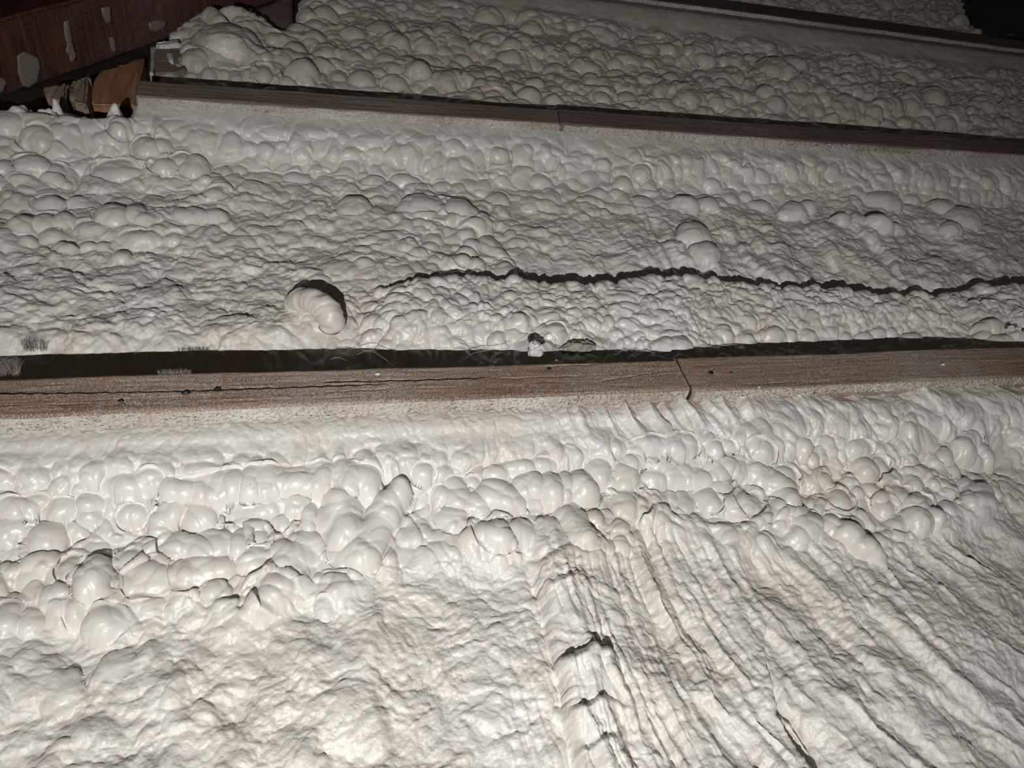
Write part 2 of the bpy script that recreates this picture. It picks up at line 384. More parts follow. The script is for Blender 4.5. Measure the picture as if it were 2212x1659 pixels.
def foam(name, u0, u1, vlo, vhi, step, base, detail, blobs, m, label, hk=.88, capsules=(), keepout=None):
    """vlo / vhi: functions of u (edges at the timbers); base(U,V,PX,PY)->W; detail->(disp, fine, rough)"""
    us = np.arange(u0, u1, step); n = int(((vhi(us) - vlo(us)).max()) / step)
    v0 = vlo(us).min(); vs = np.arange(v0, vhi(us).max(), step)
    U, V = np.meshgrid(us, vs)
    PX, PY, _ = pix(U, V, np.full(U.shape, -.055))
    W = base(U, V, PX, PY).astype(np.float64)
    for _ in range(2):
        PX, PY, _z = pix(U, V, blur(W, 30)); W = base(U, V, PX, PY).astype(np.float64)
    # soften and shift sample positions so that domes are never regular
    B = W.copy(); place_blobs(W, U, V, blur(B, 8), blobs, hk)
    for c in capsules: add_capsule(W, U, V, blur(B, 1), *c)
    own = ss(.0005, .004, W - B)
    disp, fine, rough = detail(U, V, PX, PY)
    disp = disp * (1 - .62 * own); fine = fine * (1 - .6 * own)
    X, Y, Z = displace(U, V, W, disp, 5)
    nn = normals3(X, Y, Z)
    nn = np.stack([blur(nn[..., k], 2) for k in range(3)], -1)
    X = X + nn[..., 0] * fine; Y = Y + nn[..., 1] * fine; Z = Z + nn[..., 2] * fine
    # keep it between the timbers, and tuck the rims in behind them
    lo = vlo(X) ; hi = vhi(X)
    Y = np.clip(Y, lo, hi); Z = np.clip(Z, -.0985, .2)
    cx, cy, cz = W3(float(us[0]), float(v0), 0)
    rough = rough * (1 - .7 * own)
    me = grid_mesh(name, X - cx, -Z - cy, Y + Z0 - cz, rough)
    o = link(name, me, m); o.location = (cx, cy, cz)
    return tag(o, label, 'spray foam', 'spray foam insulation between the beams', 'thing'), (U, V, W)

def edge_fn(g, side):
    P0, ax, pe, hw, Ln = g
    return lambda u: P0[1] + (np.asarray(u) - P0[0]) * ax[1] / ax[0] + side * (hw - .0008)
B_lo, B_hi = edge_fn(gB1, -1), edge_fn(gB1, 1)
def two(ga, gb, side, usplit):
    fa, fb = edge_fn(ga, side), edge_fn(gb, side)
    return lambda u: np.where(np.asarray(u) < usplit, fa(u), fb(u))
usB = gB2[0][0]; usA = gA2[0][0]
B_under = two(gB1, gB2, -1, usB); B_over = two(gB1, gB2, 1, usB)
A_under = two(gA1, gA2, -1, usA); A_over = two(gA1, gA2, 1, usA)
C_under, C_over = edge_fn(gC, -1), edge_fn(gC, 1)

def ridged(PX, PY, w, seed):                       # rounded slump ridges following the flow
    c = flow(PX, PY) + 26 * fbm(PX / 90, PY / 90, seed + 3, 3)
    a = vnoise(c / w, PY / 420 + 3, seed); b = vnoise(c / (w * .45), PY / 200, seed + 1)
    return .62 * (1 - np.abs(a) * 2.0) + .38 * (1 - np.abs(b) * 2)

def warp(U, V, s, a, seed):
    return U + a * fbm(U / s, V / s, seed, 2), V + a * fbm(U / s + 9, V / s + 4, seed + 5, 2)

# ----- bay 1: below the lowest beam
def base1(U, V, PX, PY):
    d = B_under(U) - V                                # distance below the timber
    W = -.012 - .055 * ss(.0, .085, d) + .012 * ss(.30, .5, d)
    W -= .006 * ss(.02, .0, d)
    W += .007 * fbm(U / .07, V / .06, 301, 3) * ss(.02, .09, d)
    bulb = bulb1(PX, PY)
    W += .007 * bulb
    r = ss(950, 1250, PX) * (1 - bulb)
    W += r * (.0085 * ridged(PX, PY, 130, 310) + .0030 * ridged(PX, PY, 60, 315)) * ss(1050, 1450, PX)
    l = (1 - ss(800, 1000, PX)) * ss(1240, 1330, PY)
    W += .006 * l * fbm((PX + .6 * PY) / 90, (PY - .5 * PX) / 120, 330, 3)
    # long valley and cliff right of the centre
    xv = I(PY, [1140, 1250, 1400, 1480, 1560, 1700], [1128, 1150, 1182, 1205, 1215, 1245])
    t = PX - xv
    rid = ss(0, 40, t) * (1 - ss(60, 190, t))
    W += .012 * rid * ss(1120, 1180, PY) - .006 * np.exp(-(t / 16) ** 2) * ss(1200, 1300, PY)
    for (yy, amp) in ((1180, .005), (1235, .006), (1398, .015), (1505, .010), (1590, .005)):     # saddle-back humps along that ridge
        e = PY - yy - .45 * np.abs(PX - xv - 95)
        W += amp * rid * np.exp(-np.clip(e, 0, None) / 60) * ss(-7, 9, e)
    # deep fissure low on the right
    xf = I(PY, [1420, 1540, 1600, 1659, 1760], [1655, 1685, 1728, 1772, 1830])
    W -= .022 * np.exp(-((PX - xf) / 9) ** 2) * ss(1470, 1560, PY)
    W += .012 * ss(0, 6, xf - PX) * np.exp(-np.clip(xf - PX, 0, None) / 60) * ss(1300, 1500, PY)
    for pts, amp in (([(1450, 1100), (1560, 1190), (1630, 1380), (1655, 1430)], .010), ([(1900, 1280), (2010, 1390), (2212, 1600)], .010),
                     ([(2040, 1110), (2110, 1200), (2212, 1330)], .010), ([(1980, 920), (2110, 1060), (2230, 1160)], .012),
                     ([(1290, 1140), (1330, 1280), (1400, 1480), (1440, 1659)], .010), ([(1700, 1250), (1790, 1400), (1900, 1560), (1960, 1659)], .007)):
        yy = [p[1] for p in pts]; xx = I(PY, yy, [p[0] for p in pts])
        t = xx - PX; on = ss(yy[0] - 30, yy[0] + 40, PY) * (1 - ss(yy[-1] - 10, yy[-1] + 60, PY))
        W += .6 * amp * on * (ss(-14, 26, t) * np.exp(-np.clip(t, 0, None) / 70))
    t = I(PY, [1130, 1330, 1500, 1570, 1640], [800, 822, 815, 838, 850]) - PX
    W += .006 * ss(1230, 1300, PY) * ss(-14, 22, t) * np.exp(-np.clip(t, 0, None) / 60)
    return W
def bulb1(PX, PY):
    yt = BB(PX) + 92 - 45 * ss(1100, 1900, PX); yb = I(PX, [0, 500, 700, 1000, 1300, 1500, 1750, 1900, 2050, 2212], [1330, 1330, 1300, 1190, 1150, 1115, 1165, 1200, 1140, 1060])
    yb = yb + 60 * fbm(PX / 120, PY / 200, 88, 2)
    return ss(-25, 50, PY - yt) * ss(-60, 40, yb - PY)
def detail1(U, V, PX, PY):
    b = bulb1(PX, PY); e = ss(.095, .03, B_under(U) - V)
    a, c = warp(U, V, .035, .010, 401)
    L1 = caps(a / .026, c / .024, 410, .5, .9); L2 = caps(a / .0135, c / .0125, 420, .45, .85); L3 = caps(a / .0068, c / .0062, 430, .4, .8)
    rr = (1 - b) * (1 - e)
    disp = b * (.0105 * L1 * (.5 + .7 * ss(-.3, .3, fbm(U / .05, V / .04, 447, 2))) + .0050 * L2) + e * (1 - b) * (.0016 * L2 * ss(.02, .05, B_under(U) - V) + .0004 * L3 + .0004 * ridged(PX, PY, 60, 7)) \
        + rr * (.0034 * fbm(a / .022, c / .02, 440, 3) * (1 - .4 * ss(1000, 1300, PX)) + .0022 * L2 * ss(-.2, .4, fbm(U / .12, V / .12, 445, 2)) + .0030 * L1 * ss(1000, 600, PX))
    aniso = vnoise(flow(PX, PY) / 26, PY / 60, 450) * ss(1000, 1250, PX)
    fine = b * .0006 * L3 + rr * (.0010 * L3 + .0013 * fbm(a / .007, c / .006, 460, 3) + .0012 * aniso) + e * (.0005 * L3 + .0005 * fbm(a / .004, c / .012, 465, 2))
    rough = np.clip(.15 + .75 * rr + .5 * e * (1 - b), 0, 1)
    return disp, fine, rough
caps1 = [(392,1030,632,1008,26,35,.85,.9),(648,1006,792,1006,36,32,.95,.9),(240,1024,330,1020,18,20,.9,.9),
 (868,1042,836,1092,22,34,3.6,2.3),(836,1092,782,1186,34,44,2.3,1.3),(735,1072,748,1140,34,50,1.9,1.3),(672,1100,668,1130,16,18,1.7,1.5),
 (1366,948,1446,946,15,16),(1118,990,1192,989,15,14),(1228,1104,1264,1156,30,28,1.2,1.2),(1800,1136,1884,1188,26,22,1.2,1.4),(1062,1062,1104,1076,36,34,1.1,1.1),
 (1450,1010,1520,1022,30,30,1,1),(1626,1010,1700,1062,26,34,1.2,1.2),(20,1066,80,1056,18,20),(535,1100,600,1075,38,30,.9,.9),(405,1232,480,1222,36,28,1,1),(395,1178,470,1176,38,36)]
blobs1 = [(365,1030,22),(400,1028,24),(430,1025,25),(465,1018,33),(500,1015,35),(540,1012,36),(580,1010,37),(615,1008,33),(665,1005,33),(700,1000,38),(745,998,40),(785,1010,30),
 (285,1022,58,18),(320,1018,26,18),(120,1068,38,24),(185,1060,30,22),(190,1095,26,22),(60,1060,26,18),(20,1066,24,18),(25,1135,40,34),(104,1150,40,38,1.25),(165,1140,24,20),(30,1190,27,20),
 (285,1095,30,22),(371,1083,36,26),(430,1105,38,36),(345,1120,24,28),(540,1098,46,34),(590,1068,30,30),(640,1066,32,34),(668,1112,16,34,1.6),(605,1125,22,20),(395,1178,44,32),(465,1178,40,34),
 (515,1176,18,28),(555,1166,20,18),(545,1208,34,22),(630,1200,52,36,1.1),(660,1172,44,26),(201,1242,37,50,1.45),(152,1238,18,28),(320,1250,50,32,1.1),(285,1214,22,18),(405,1232,42,28),(460,1218,38,24),
 (460,1272,16,20),(600,1272,38,30),(700,1310,24,22),(15,1338,26,34),(62,1342,26,30),(165,1312,22,26),(218,1338,40,32),(250,1440,44,30,.7),(130,1500,40,44,.5),(240,1260,18,16),
 (735,1072,34,34,1.9),(668,1118,17,32,1.7),(795,1052,26,22,1.3),(740,1118,62,52,1.25),(772,1180,52,44,.9),
 (1066,1062,40,34,1.2),(1104,1074,38,30,1.1),(1133,1044,28,26,1.5),(1154,1040,28,30,1.6),(1191,1048,35,36,1.45),(1221,1046,24,34,1.5),(1258,1044,42,34,1.5),(1150,1075,34,24),
 (982,1036,24,18),(1020,1036,16,14),(985,1070,30,30),(954,1064,22,22),(1026,1090,34,28),(982,1118,34,28),(1078,1153,34,26,1.3),(1050,1150,24,22),(1126,1145,28,30),
 (1228,1112,30,22,1.2),(1246,1132,32,30,1.2),(1262,1152,30,26,1.1),(1284,1122,22,18,1.2),(1353,1090,34,30),(1380,1092,17,17,1.2),(1346,1056,19,16),(1315,1034,19,16),(1294,996,29,26),(1353,1016,33,26),(1373,979,28,18),
 (1415,1017,35,26),(1435,979,28,20),(1405,948,44,14),(1339,951,20,16),(1147,990,74,13),(1080,1000,30,14),(915,1002,26,16),
 (1474,941,40,22),(1660,948,22,20,1.3),(1640,935,18,14),(1581,938,15,13),(1553,945,17,14),(1746,941,24,18),(1863,945,34,17),(1777,969,15,13),(1757,979,16,16),(1512,969,27,14),(1550,1003,34,26),
 (1577,979,27,20),(1598,996,27,24),(1632,1010,30,24,1.2),(1484,1017,42,26),(1615,1083,27,22),(1529,1079,24,26),(1553,1048,30,22),(1674,1045,32,28,1.3),(1700,1068,32,30,1.3),(1690,1025,26,18),(1746,1134,36,26,1.2),(1725,1155,30,22),
 (1835,1150,44,24,1.3,-.55),(1868,1176,40,22,1.4,-.5),(1890,1192,22,20,1.3),(1867,1010,30,24,1.5),(1893,1002,20,18),(1946,1072,24,18),(1987,1090,34,24,1.3),(1990,1118,36,26,1.3),(2022,1112,20,20,1.6),
 (1939,1130,24,16),(2087,955,32,28,1.5),(2125,978,26,28,1.5),(2104,992,28,24,1.2),(2113,920,26,20,1.3),(2040,984,26,18,1.3),(2052,1010,20,16),(2108,1038,20,14),(1780,1040,24,18),(1810,1080,22,18),(1880,1060,20,16),(1910,1100,20,16)]

S1 = .00085
foam1, F1 = foam('spray_foam', -.46, 1.34, lambda u: np.full(np.shape(u), -.10), B_under, S1, base1, detail1, blobs1, M_foam,
    'white spray foam filling the lowest bay, with fat rounded lumps and slanting ridges', capsules=caps1)

# ----- bay 2: between the lowest and the middle beam
def yledge(PX): return I(PX, [700, 850, 1050, 1110, 1160, 1400, 1600, 1800, 2000, 2100, 2212, 2500], [640, 640, 636, 640, 645, 640, 644, 656, 668, 655, 664, 670])
def bandB(PX): return I(PX, [-200, 200, 700, 1000, 1150, 1300, 1450, 1600, 1800, 2000, 2150, 2300], [-.097, -.097, -.092, -.064, -.050, -.045, -.034, -.045, -.060, -.062, -.030, -.032])
def base2(U, V, PX, PY):
    up = V - B_over(U); dn = A_under(U) - V
    W = -.062 + .049 * ss(.10, .0, dn) + (.010 * fbm(U / .085, V / .055, 601, 3) + .004) * ss(.02, .09, dn)
    lo = bandB(PX)
    led = ss(-3, 6, PY - yledge(PX) - 4 * fbm(PX / 22, PY / 60, 612, 3)) * ss(760, 900, PX)      # lip of the second pour
    W = W * (1 - led) + led * (np.maximum(lo, -.045) + .012)
    W -= .012 * (1 - led) * ss(60, 10, yledge(PX) - PY) * ss(900, 1150, PX)
    k = ss(.115, .05, up); W = W * (1 - k) + k * (lo + .004 * fbm(U / .05, V / .05, 620, 2))
    r = ss(1250, 1500, PX) * (1 - led) * ss(430, 500, PY)
    W += r * (.011 * ridged(PX, PY + 900, 120, 630) + .004 * ridged(PX, PY + 900, 55, 635))
    for pts, amp in (([(1500, 470), (1545, 540), (1575, 625)], .012), ([(1660, 460), (1700, 560), (1730, 640)], .007), ([(1780, 470), (1815, 560), (1840, 640)], .008),
                     ([(1850, 460), (1935, 540), (1975, 640)], .012), ([(1960, 520), (2040, 570), (2110, 650)], .008), ([(1040, 480), (1090, 560), (1115, 640)], .011)):
        yy = [p[1] for p in pts]; xx = I(PY, yy, [p[0] for p in pts]); t = xx - PX
        on = ss(yy[0] - 15, yy[0] + 20, PY) * (1 - ss(yy[-1] - 5, yy[-1] + 20, PY))
        W += .75 * amp * on * (ss(-8, 14, t) * np.exp(-np.clip(t, 0, None) / 40))
    W += .012 * np.exp(-(((PX - 620) / 110) ** 2 + ((PY - 690) / 45) ** 2))
    W += .010 * np.exp(-(((PX - 60) / 120) ** 2 + ((PY - 640) / 60) ** 2))
    # foam climbs to the red timber in the left corner
    W += .006 * ss(140, -40, PX) * ss(260, 200, PY)
    W -= .055 * ss(.030, .004, dn) * ss(300, 270, PX) * (.55 + .8 * fbm(U / .018, V / .018, 655, 2))
    return W
def rough2(PX, PY):       # left of centre, finely crinkled
    a = ss(700, 560, PX) * ss(520, 570, PY) + ss(700, 600, np.abs(PX - 500) * 1.8) * ss(380, 430, PY) * .5
    b = ss(1080, 1180, PX) * ss(430, 480, PY) * ss(0, 10, yledge(PX) - PY)
    return np.clip(a + b, 0, 1)
def detail2(U, V, PX, PY):
    r = rough2(PX, PY); e = ss(.045, .012, A_under(U) - V); led = ss(-3, 6, PY - yledge(PX)) * ss(700, 850, PX)
    a, c = warp(U, V, .035, .010, 701)
    L1 = caps(a / .033, c / .028, 710, .5, .9); L2 = caps(a / .018, c / .016, 720, .45, .85); L3 = caps(a / .0092, c / .0085, 730, .4, .8)
    mid = (1 - r) * (1 - e) * (1 - led)
    amp = ss(-.35, .35, fbm(U / .11, V / .07, 733, 2))
    disp = mid * (.0110 * L1 * (.25 + .75 * amp) + .0062 * L2) + led * (.0058 * L2 + .0030 * L3) + r * (.0045 * fbm(a / .022, c / .018, 740, 3) + .0022 * L2) + e * .0014 * L2
    aniso = vnoise(flow(PX, PY) / 24, PY / 50, 750) * ss(1150, 1400, PX)
    fine = (.0007 * L3 + .0004 * fbm(a / .009, c / .008, 760, 2)) * (mid + led) + r * (.0020 * L3 + .0022 * fbm(a / .009, c / .0075, 765, 3) + .0010 * aniso) * (1 - .5 * ss(1080, 1180, PX)) + e * .0006 * fbm(a / .004, c / .012, 770, 2)
    return disp, fine, np.clip(.15 + .8 * r + .4 * e, 0, 1)
blobs2 = [(20,232,40,18),(60,228,26,14),(95,222,20,16,1.3),(130,226,22,12,1.2),(50,212,18,12,1.4),(72,214,12,14,1.8),(140,212,10,10,1.5),(10,218,20,14,1.3),(70,262,32,28),(147,262,38,26),(210,264,28,24),(261,268,24,22),(311,278,26,24),(341,272,19,18),(411,288,29,24,1.2),(385,290,24,18),(508,298,18,14),(470,300,22,14),(418,366,36,24,1.1),(478,326,24,18),(351,326,28,20),(247,328,44,26),
 (67,355,36,22),(7,362,18,20,1.3),(117,371,20,14),(562,334,52,22),(640,350,40,18),(44,481,30,24,1.1),(95,481,28,24,1.1),(135,474,24,22),(57,518,20,15),(108,437,32,20),(169,438,26,18),(203,444,16,13),(243,462,36,26,1.2),
 (290,461,28,22,1.1),(315,472,26,16),(111,508,27,18),(189,492,30,18),(304,512,42,20,1.1),(372,516,22,16),(142,535,28,17),(190,530,18,12),(220,530,15,13),(260,552,20,18),(415,461,44,24),(466,466,32,24),(466,418,22,16),
 (765,443,40,30,1.1),(906,441,52,34,1.1),(992,450,35,30,1.1),(1016,464,26,22),(1078,431,26,22),(882,529,24,20,1.1),(930,534,20,16,1.1),(903,548,22,16),(937,517,20,15),(1009,503,20,16,1.1),(1018,527,21,17,1.2),(1009,544,22,15,1.2),
 (999,562,17,13,1.2),(1030,572,19,16,1.2),(1030,597,20,20,1.2),(786,565,18,12),(844,565,16,11),(1081,720,20,19,1.2),(1165,752,58,30,.8),(1126,689,22,19,1.3),(1112,716,18,14),(1198,714,30,20,1.2),(838,723,18,13),(806,723,24,15),(903,726,16,14),
 (860,690,16,10),(950,680,15,10),(1000,700,16,11),(1440,743,26,16,1.2),(1484,438,32,22,1.1),(1533,441,24,20,1.1),(1578,428,22,18),(1612,417,20,14),(1643,443,30,17),(1719,453,38,24,1.2),(1747,446,24,18,1.2),(1822,470,23,17,1.3),
 (1912,429,52,28,1.2),(1902,477,38,20,1.3,-.4),(1935,492,24,14,1.1),(2088,465,50,32,1.1),(2040,445,32,20),(2060,490,30,18),(1500,502,40,30,.8),(1528,538,34,24,.8),(1564,717,28,18,1.1),(1615,731,17,13,1.2),(1674,717,32,17,1.2),(1709,721,20,15,1.2),
 (1747,721,28,17,1.1),(1871,722,24,14,1.2),(1833,717,18,14,1.1),(1902,708,20,14,1.2),(1929,706,16,12,1.1),(1978,722,36,16,1.4),(2153,691,32,18,1.4),(2133,722,26,15,1.2),(2176,735,42,17,1.2),(1471,741,30,18,1.2),(1547,731,16,12),
 (690,600,20,12),(1180,330,30,18),(1400,330,24,18,1.2),(1360,345,26,20),(1420,352,20,16),(1600,360,22,16),(1560,345,22,18),(1860,400,22,14),(1990,400,24,14),(1310,320,20,14),(1080,300,22,14),(880,320,34,20),(810,330,26,16),(960,350,24,14)]
foam2, F2 = foam('spray_foam', -.46, 1.86, B_over, A_under, .00115, base2, detail2, blobs2, M_foam,
    'greyish white spray foam between the cracked lowest beam and the middle beam')

# ----- bay 3: between the middle and the uppermost beam
def base3(U, V, PX, PY):
    up = V - A_over(U); dn = C_under(U) - V
    W = -.058 + .040 * ss(.13, .0, dn) + (.016 * fbm(U / .10, V / .07, 801, 3) + .004) * ss(.02, .1, dn)
    k = ss(.23, .13, up); lo = I(PX, [250, 500, 900, 1050, 1250, 1450, 1750, 1900, 2212], [-.066, -.070, -.068, -.056, -.058, -.072, -.076, -.078, -.072])
    W = W * (1 - k) + k * lo
    W += .010 * ss(1500, 1800, PX) * ridged(PX, PY + 1300, 130, 830) * ss(.12, .2, dn)
    W += .020 * np.exp(-(((PX - 500) / 70) ** 2 + ((PY - 90) / 40) ** 2))
    yt = I(PX, [330, 350, 420, 545, 620, 650, 670], [120, 92, 44, 58, 74, 60, -60])
    W -= .09 * ss(3, -9, PY - yt) * ss(672, 640, PX)
    W -= .07 * ss(6, -10, PX - 398 - 22 * fbm(PY / 22, PX / 60, 77, 2) + .35 * np.abs(PY - 118))
    return W
def detail3(U, V, PX, PY):
    e = ss(.10, .05, C_under(U) - V)
    a, c = warp(U, V, .05, .009, 901)
    L1 = caps(a / .042, c / .036, 910, .5, .9); L2 = caps(a / .022, c / .020, 920, .45, .85); L3 = caps(a / .012, c / .011, 930, .4, .8)
    amp = ss(-.35, .35, fbm(U / .15, V / .1, 933, 2))
    disp = (1 - e) * (.0160 * L1 * (.3 + .7 * amp) + .0080 * L2) + e * .001 * L2
    return disp, (1 - .7 * e) * (.0009 * L3 + .0005 * fbm(a / .012, c / .011, 960, 2)), np.clip(.3 + .3 * e, 0, 1)
blobs3 = [(490,92,60,46,.7),(454,155,22,20,1.2),(483,160,14,15,1.1),(508,158,19,18,1.2),(532,156,16,16,1.1),(570,150,12,22,1.2),(654,148,33,26,1.5),(661,168,24,18,1.5),(636,108,30,22,1.3),(423,116,30,28,.9),(600,85,40,22,1.0),(560,60,40,18,.8),
 (858,88,29,26,1.2),(918,94,25,20,1.1),(965,65,32,26),(1057,24,36,28),(782,168,29,20,1.2),(851,173,33,17,1.1),(903,148,28,22,1.2),(851,146,20,16),(730,165,20,16),(820,65,30,24),(760,70,30,20),(1143,208,27,17,1.3),(1195,216,25,15,1.2),(1064,209,18,12,1.2),
 (1157,179,24,14,1.2),(1301,213,19,14,1.1),(1353,213,23,16,1.1),(1681,148,46,32,.9),(1722,134,26,26),(1657,197,25,18,1.2),(1677,218,27,18,1.1),(1895,232,20,14,1.1),(1795,263,21,12,1.4),(1840,270,18,10,1.3),(2043,274,29,11,1.2),(2050,248,22,13,1.1),
 (2022,205,34,26),(1526,124,24,18),(1605,83,17,14),(1000,130,24,18),(1100,120,26,20),(1240,110,24,20),(1400,110,24,18),(1450,170,24,18),(1330,160,24,16),(1560,180,22,14),(700,30,34,22),(1150,60,30,22),(1850,130,20,14),(1800,200,22,14),(1950,170,22,14),(2130,220,30,18)]
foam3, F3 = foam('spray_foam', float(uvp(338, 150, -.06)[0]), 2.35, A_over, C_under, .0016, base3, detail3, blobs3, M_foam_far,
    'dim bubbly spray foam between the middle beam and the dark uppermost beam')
def base4(U, V, PX, PY):
    return -.055 + .008 * fbm(U / .12, V / .09, 1001, 3)
def detail4(U, V, PX, PY):
    a, c = warp(U, V, .05, .009, 1101)
    L1 = caps(a / .045, c / .038, 1110, .5, .9); L2 = caps(a / .022, c / .020, 1120, .45, .85)
    return .018 * L1 + .009 * L2, .001 * fbm(a / .012, c / .011, 1160, 2), np.full(U.shape, .4)
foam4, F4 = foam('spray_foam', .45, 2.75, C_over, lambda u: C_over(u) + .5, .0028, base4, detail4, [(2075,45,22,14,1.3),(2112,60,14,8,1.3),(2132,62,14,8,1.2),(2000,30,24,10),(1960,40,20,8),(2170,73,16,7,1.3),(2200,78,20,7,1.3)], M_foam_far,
    'darkest strip of spray foam above the uppermost beam, top right')

# ---------------------------------------------------------------- the wall behind, floor
def box(name, u0, u1, v0, v1, w0, w1, m, parent=None):
    X = np.array([[u0, u1]] * 4); Vv = np.array([[v0, v0], [v1, v1], [v1, v1], [v0, v0]]); Wv = np.array([[w1, w1], [w1, w1], [w0, w0], [w0, w0]])
    me = grid_mesh(name, X, -Wv, Vv + Z0, wrap=True, capends=True)
    return link(name, me, m, parent, smooth=False)
tag(box('wall_back', -1.2, 3.4, -Z0, 2.6, -.125, -.099, M_sheath), kind='structure')
tag(box('floor', -1.6, 3.6, -Z0 - .05, -Z0, -.125, 2.2, M_floor), kind='structure')

# ---------------------------------------------------------------- pieces cut to a measured outline
import bmesh
def slab(name, pts, w1, w0, m, parent=None, bev=.0015, rough=False, cuts=0, seed=0, amp=0.0):
    """prism with a straight-sided outline; front at height w1, back at w0 (w1 may be one height per corner)"""
    ws = [w1] * len(pts) if not isinstance(w1, (list, tuple)) else w1
    F_ = []
    for (x, y), w in zip(pts, ws):
        u, v = uvp(x, y, w); F_.append((float(u), float(v), w))
    c = W3(F_[0][0], F_[0][1], F_[0][2]) if parent is None else tuple(parent.location)
    bm = bmesh.new()
    a = [bm.verts.new(Vector(W3(*p)) - Vector(c)) for p in F_]
    b = [bm.verts.new(Vector(W3(p[0], p[1], w0)) - Vector(c)) for p in F_]
    n = len(a); bm.faces.new(a); bm.faces.new(b[::-1])
    for i in range(n): bm.faces.new((a[i], b[i], b[(i + 1) % n], a[(i + 1) % n]))
    bmesh.ops.recalc_face_normals(bm, faces=bm.faces)
    if bev: bmesh.ops.bevel(bm, geom=list(bm.edges), offset=bev, segments=2, affect='EDGES')
    if cuts:
        bmesh.ops.triangulate(bm, faces=bm.faces)
        for _ in range(cuts):
            L = [e for e in bm.edges if e.calc_length() > .006]
            if L: bmesh.ops.subdivide_edges(bm, edges=L, cuts=1)
            bmesh.ops.triangulate(bm, faces=[f for f in bm.faces if len(f.verts) > 3])
        bm.normal_update()
        for v in bm.verts:
            p = v.co * 45
            v.co += v.normal * amp * float(fbm(np.array([p.x + p.y * .7 + seed]), np.array([p.z * .35 + p.y * .5]), 1500 + seed, 3)[0])
    me = bpy.data.meshes.new(name); bm.to_mesh(me); bm.free()
    o = link(name, me, m, parent, smooth=bool(cuts))
    if parent is None: o.location = c
    return o

def plane_hit(x, y, Q, nrm):          # sight line against any plane, in (u, v, w)
    d = (x - 1106) * np.array([cu[0], cv[0], cn[0]]) + (829.5 - y) * np.array([cu[1], cv[1], cn[1]]) - F * np.array([cu[2], cv[2], cn[2]])
    o_ = np.array([0, 0, H]); t = ((Q - o_) @ nrm) / (d @ nrm); return o_ + t * d
def prism3(name, front, off, m, parent=None, bev=.0015, cuts=0, amp=0.0, seed=0, loc=None):
    """front: (u, v, w) corners; off: vector to the back face"""
    c = np.array(W3(*front[0])) if parent is None else np.array(parent.location)
    bm = bmesh.new()
    a = [bm.verts.new(Vector(np.array(W3(*p)) - c)) for p in front]
    b = [bm.verts.new(Vector(np.array(W3(*(np.array(p) + off))) - c)) for p in front]
    n = len(a); bm.faces.new(a); bm.faces.new(b[::-1])
    for i in range(n): bm.faces.new((a[i], b[i], b[(i + 1) % n], a[(i + 1) % n]))
    bmesh.ops.recalc_face_normals(bm, faces=bm.faces)
    if bev: bmesh.ops.bevel(bm, geom=list(bm.edges), offset=bev, segments=2, affect='EDGES')
    roughen(bm, cuts, amp, seed)
    me = bpy.data.meshes.new(name); bm.to_mesh(me); bm.free()
    o = link(name, me, m, parent, smooth=bool(cuts))
    if parent is None: o.location = c
    return o
def roughen(bm, cuts, amp, seed):
    if not cuts: return
    bmesh.ops.triangulate(bm, faces=bm.faces)
    for _ in range(cuts):
        L = [e for e in bm.edges if e.calc_length() > .006]
        if L: bmesh.ops.subdivide_edges(bm, edges=L, cuts=1)
        bmesh.ops.triangulate(bm, faces=[f for f in bm.faces if len(f.verts) > 3])
    bm.normal_update()
    P = np.array([v.co[:] for v in bm.verts]) * 45
    nz = fbm(P[:, 0] + P[:, 1] * .7 + seed, P[:, 2] * .35 + P[:, 1] * .5, 1500 + seed, 3)
    for v, k in zip(bm.verts, nz): v.co += v.normal * amp * float(k)
WB, WF = -.0965, .004
pa = np.array([float(q) for q in uvp(0, 210, WB)]); pb = np.array([float(q) for q in uvp(606, 0, WB)])
dr = (pb - pa) / np.linalg.norm(pb - pa); nr = np.array([dr[1], -dr[0]])       # nr points down and right, out of the underside
e0 = pa - dr * .35; e1 = pb + dr * .45
corners = [e0, e1, e1 - nr * .09, e0 - nr * .09]
red = prism3('diagonal_timber', [(p[0], p[1], WF) for p in corners], np.array([0, 0, WB - WF]), M_red, bev=.004, cuts=7, amp=.0012)
tag(red, 'dark reddish brown diagonal timber with dried foam drips, top left corner', 'wooden beam', None, 'thing')
Q0 = np.array([pa[0], pa[1], 0]); N3 = np.array([nr[0], nr[1], 0])
def stain(pts, lab='dried greyish foam drip'):
    P_ = [plane_hit(x, y, Q0 + N3 * .0014, N3) for x, y in pts]
    o = prism3('foam_stain', P_, -N3 * .004, M_stain, red, bev=.0005, cuts=3, amp=.0012, seed=int(pts[0][0]) % 97)
    o['label'] = lab; return o
stain([(139, 48), (150, 44), (153, 66), (158, 90), (166, 120), (165, 132), (153, 134), (150, 118), (143, 112), (146, 100), (140, 72)])
stain([(220, 18), (240, 15), (241, 32), (242, 50), (230, 50), (224, 36)])
stain([(237, 82), (248, 80), (250, 92), (252, 110), (245, 113), (240, 100)])
stain([(38, 120), (52, 112), (68, 118), (84, 126), (88, 150), (84, 176), (62, 190), (50, 184), (40, 156)], 'broad dull grey foam smear at the lower left of the timber')
stain([(-6, 170), (8, 168), (16, 182), (10, 198), (-6, 204)], 'pale smear at the edge of the picture')
stain([(322, 50), (340, 44), (362, 50), (356, 62), (338, 70), (324, 64)], 'dull grey foam smear near the block')
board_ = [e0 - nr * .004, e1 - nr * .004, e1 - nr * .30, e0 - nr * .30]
back = prism3('dark_panel', [(p[0], p[1], WF + .019) for p in board_], np.array([0, 0, -.0185]), M_nearblack, bev=.003)
tag(back, 'almost black board over the face of the diagonal timber, in the very corner', 'wooden board', None, 'thing')

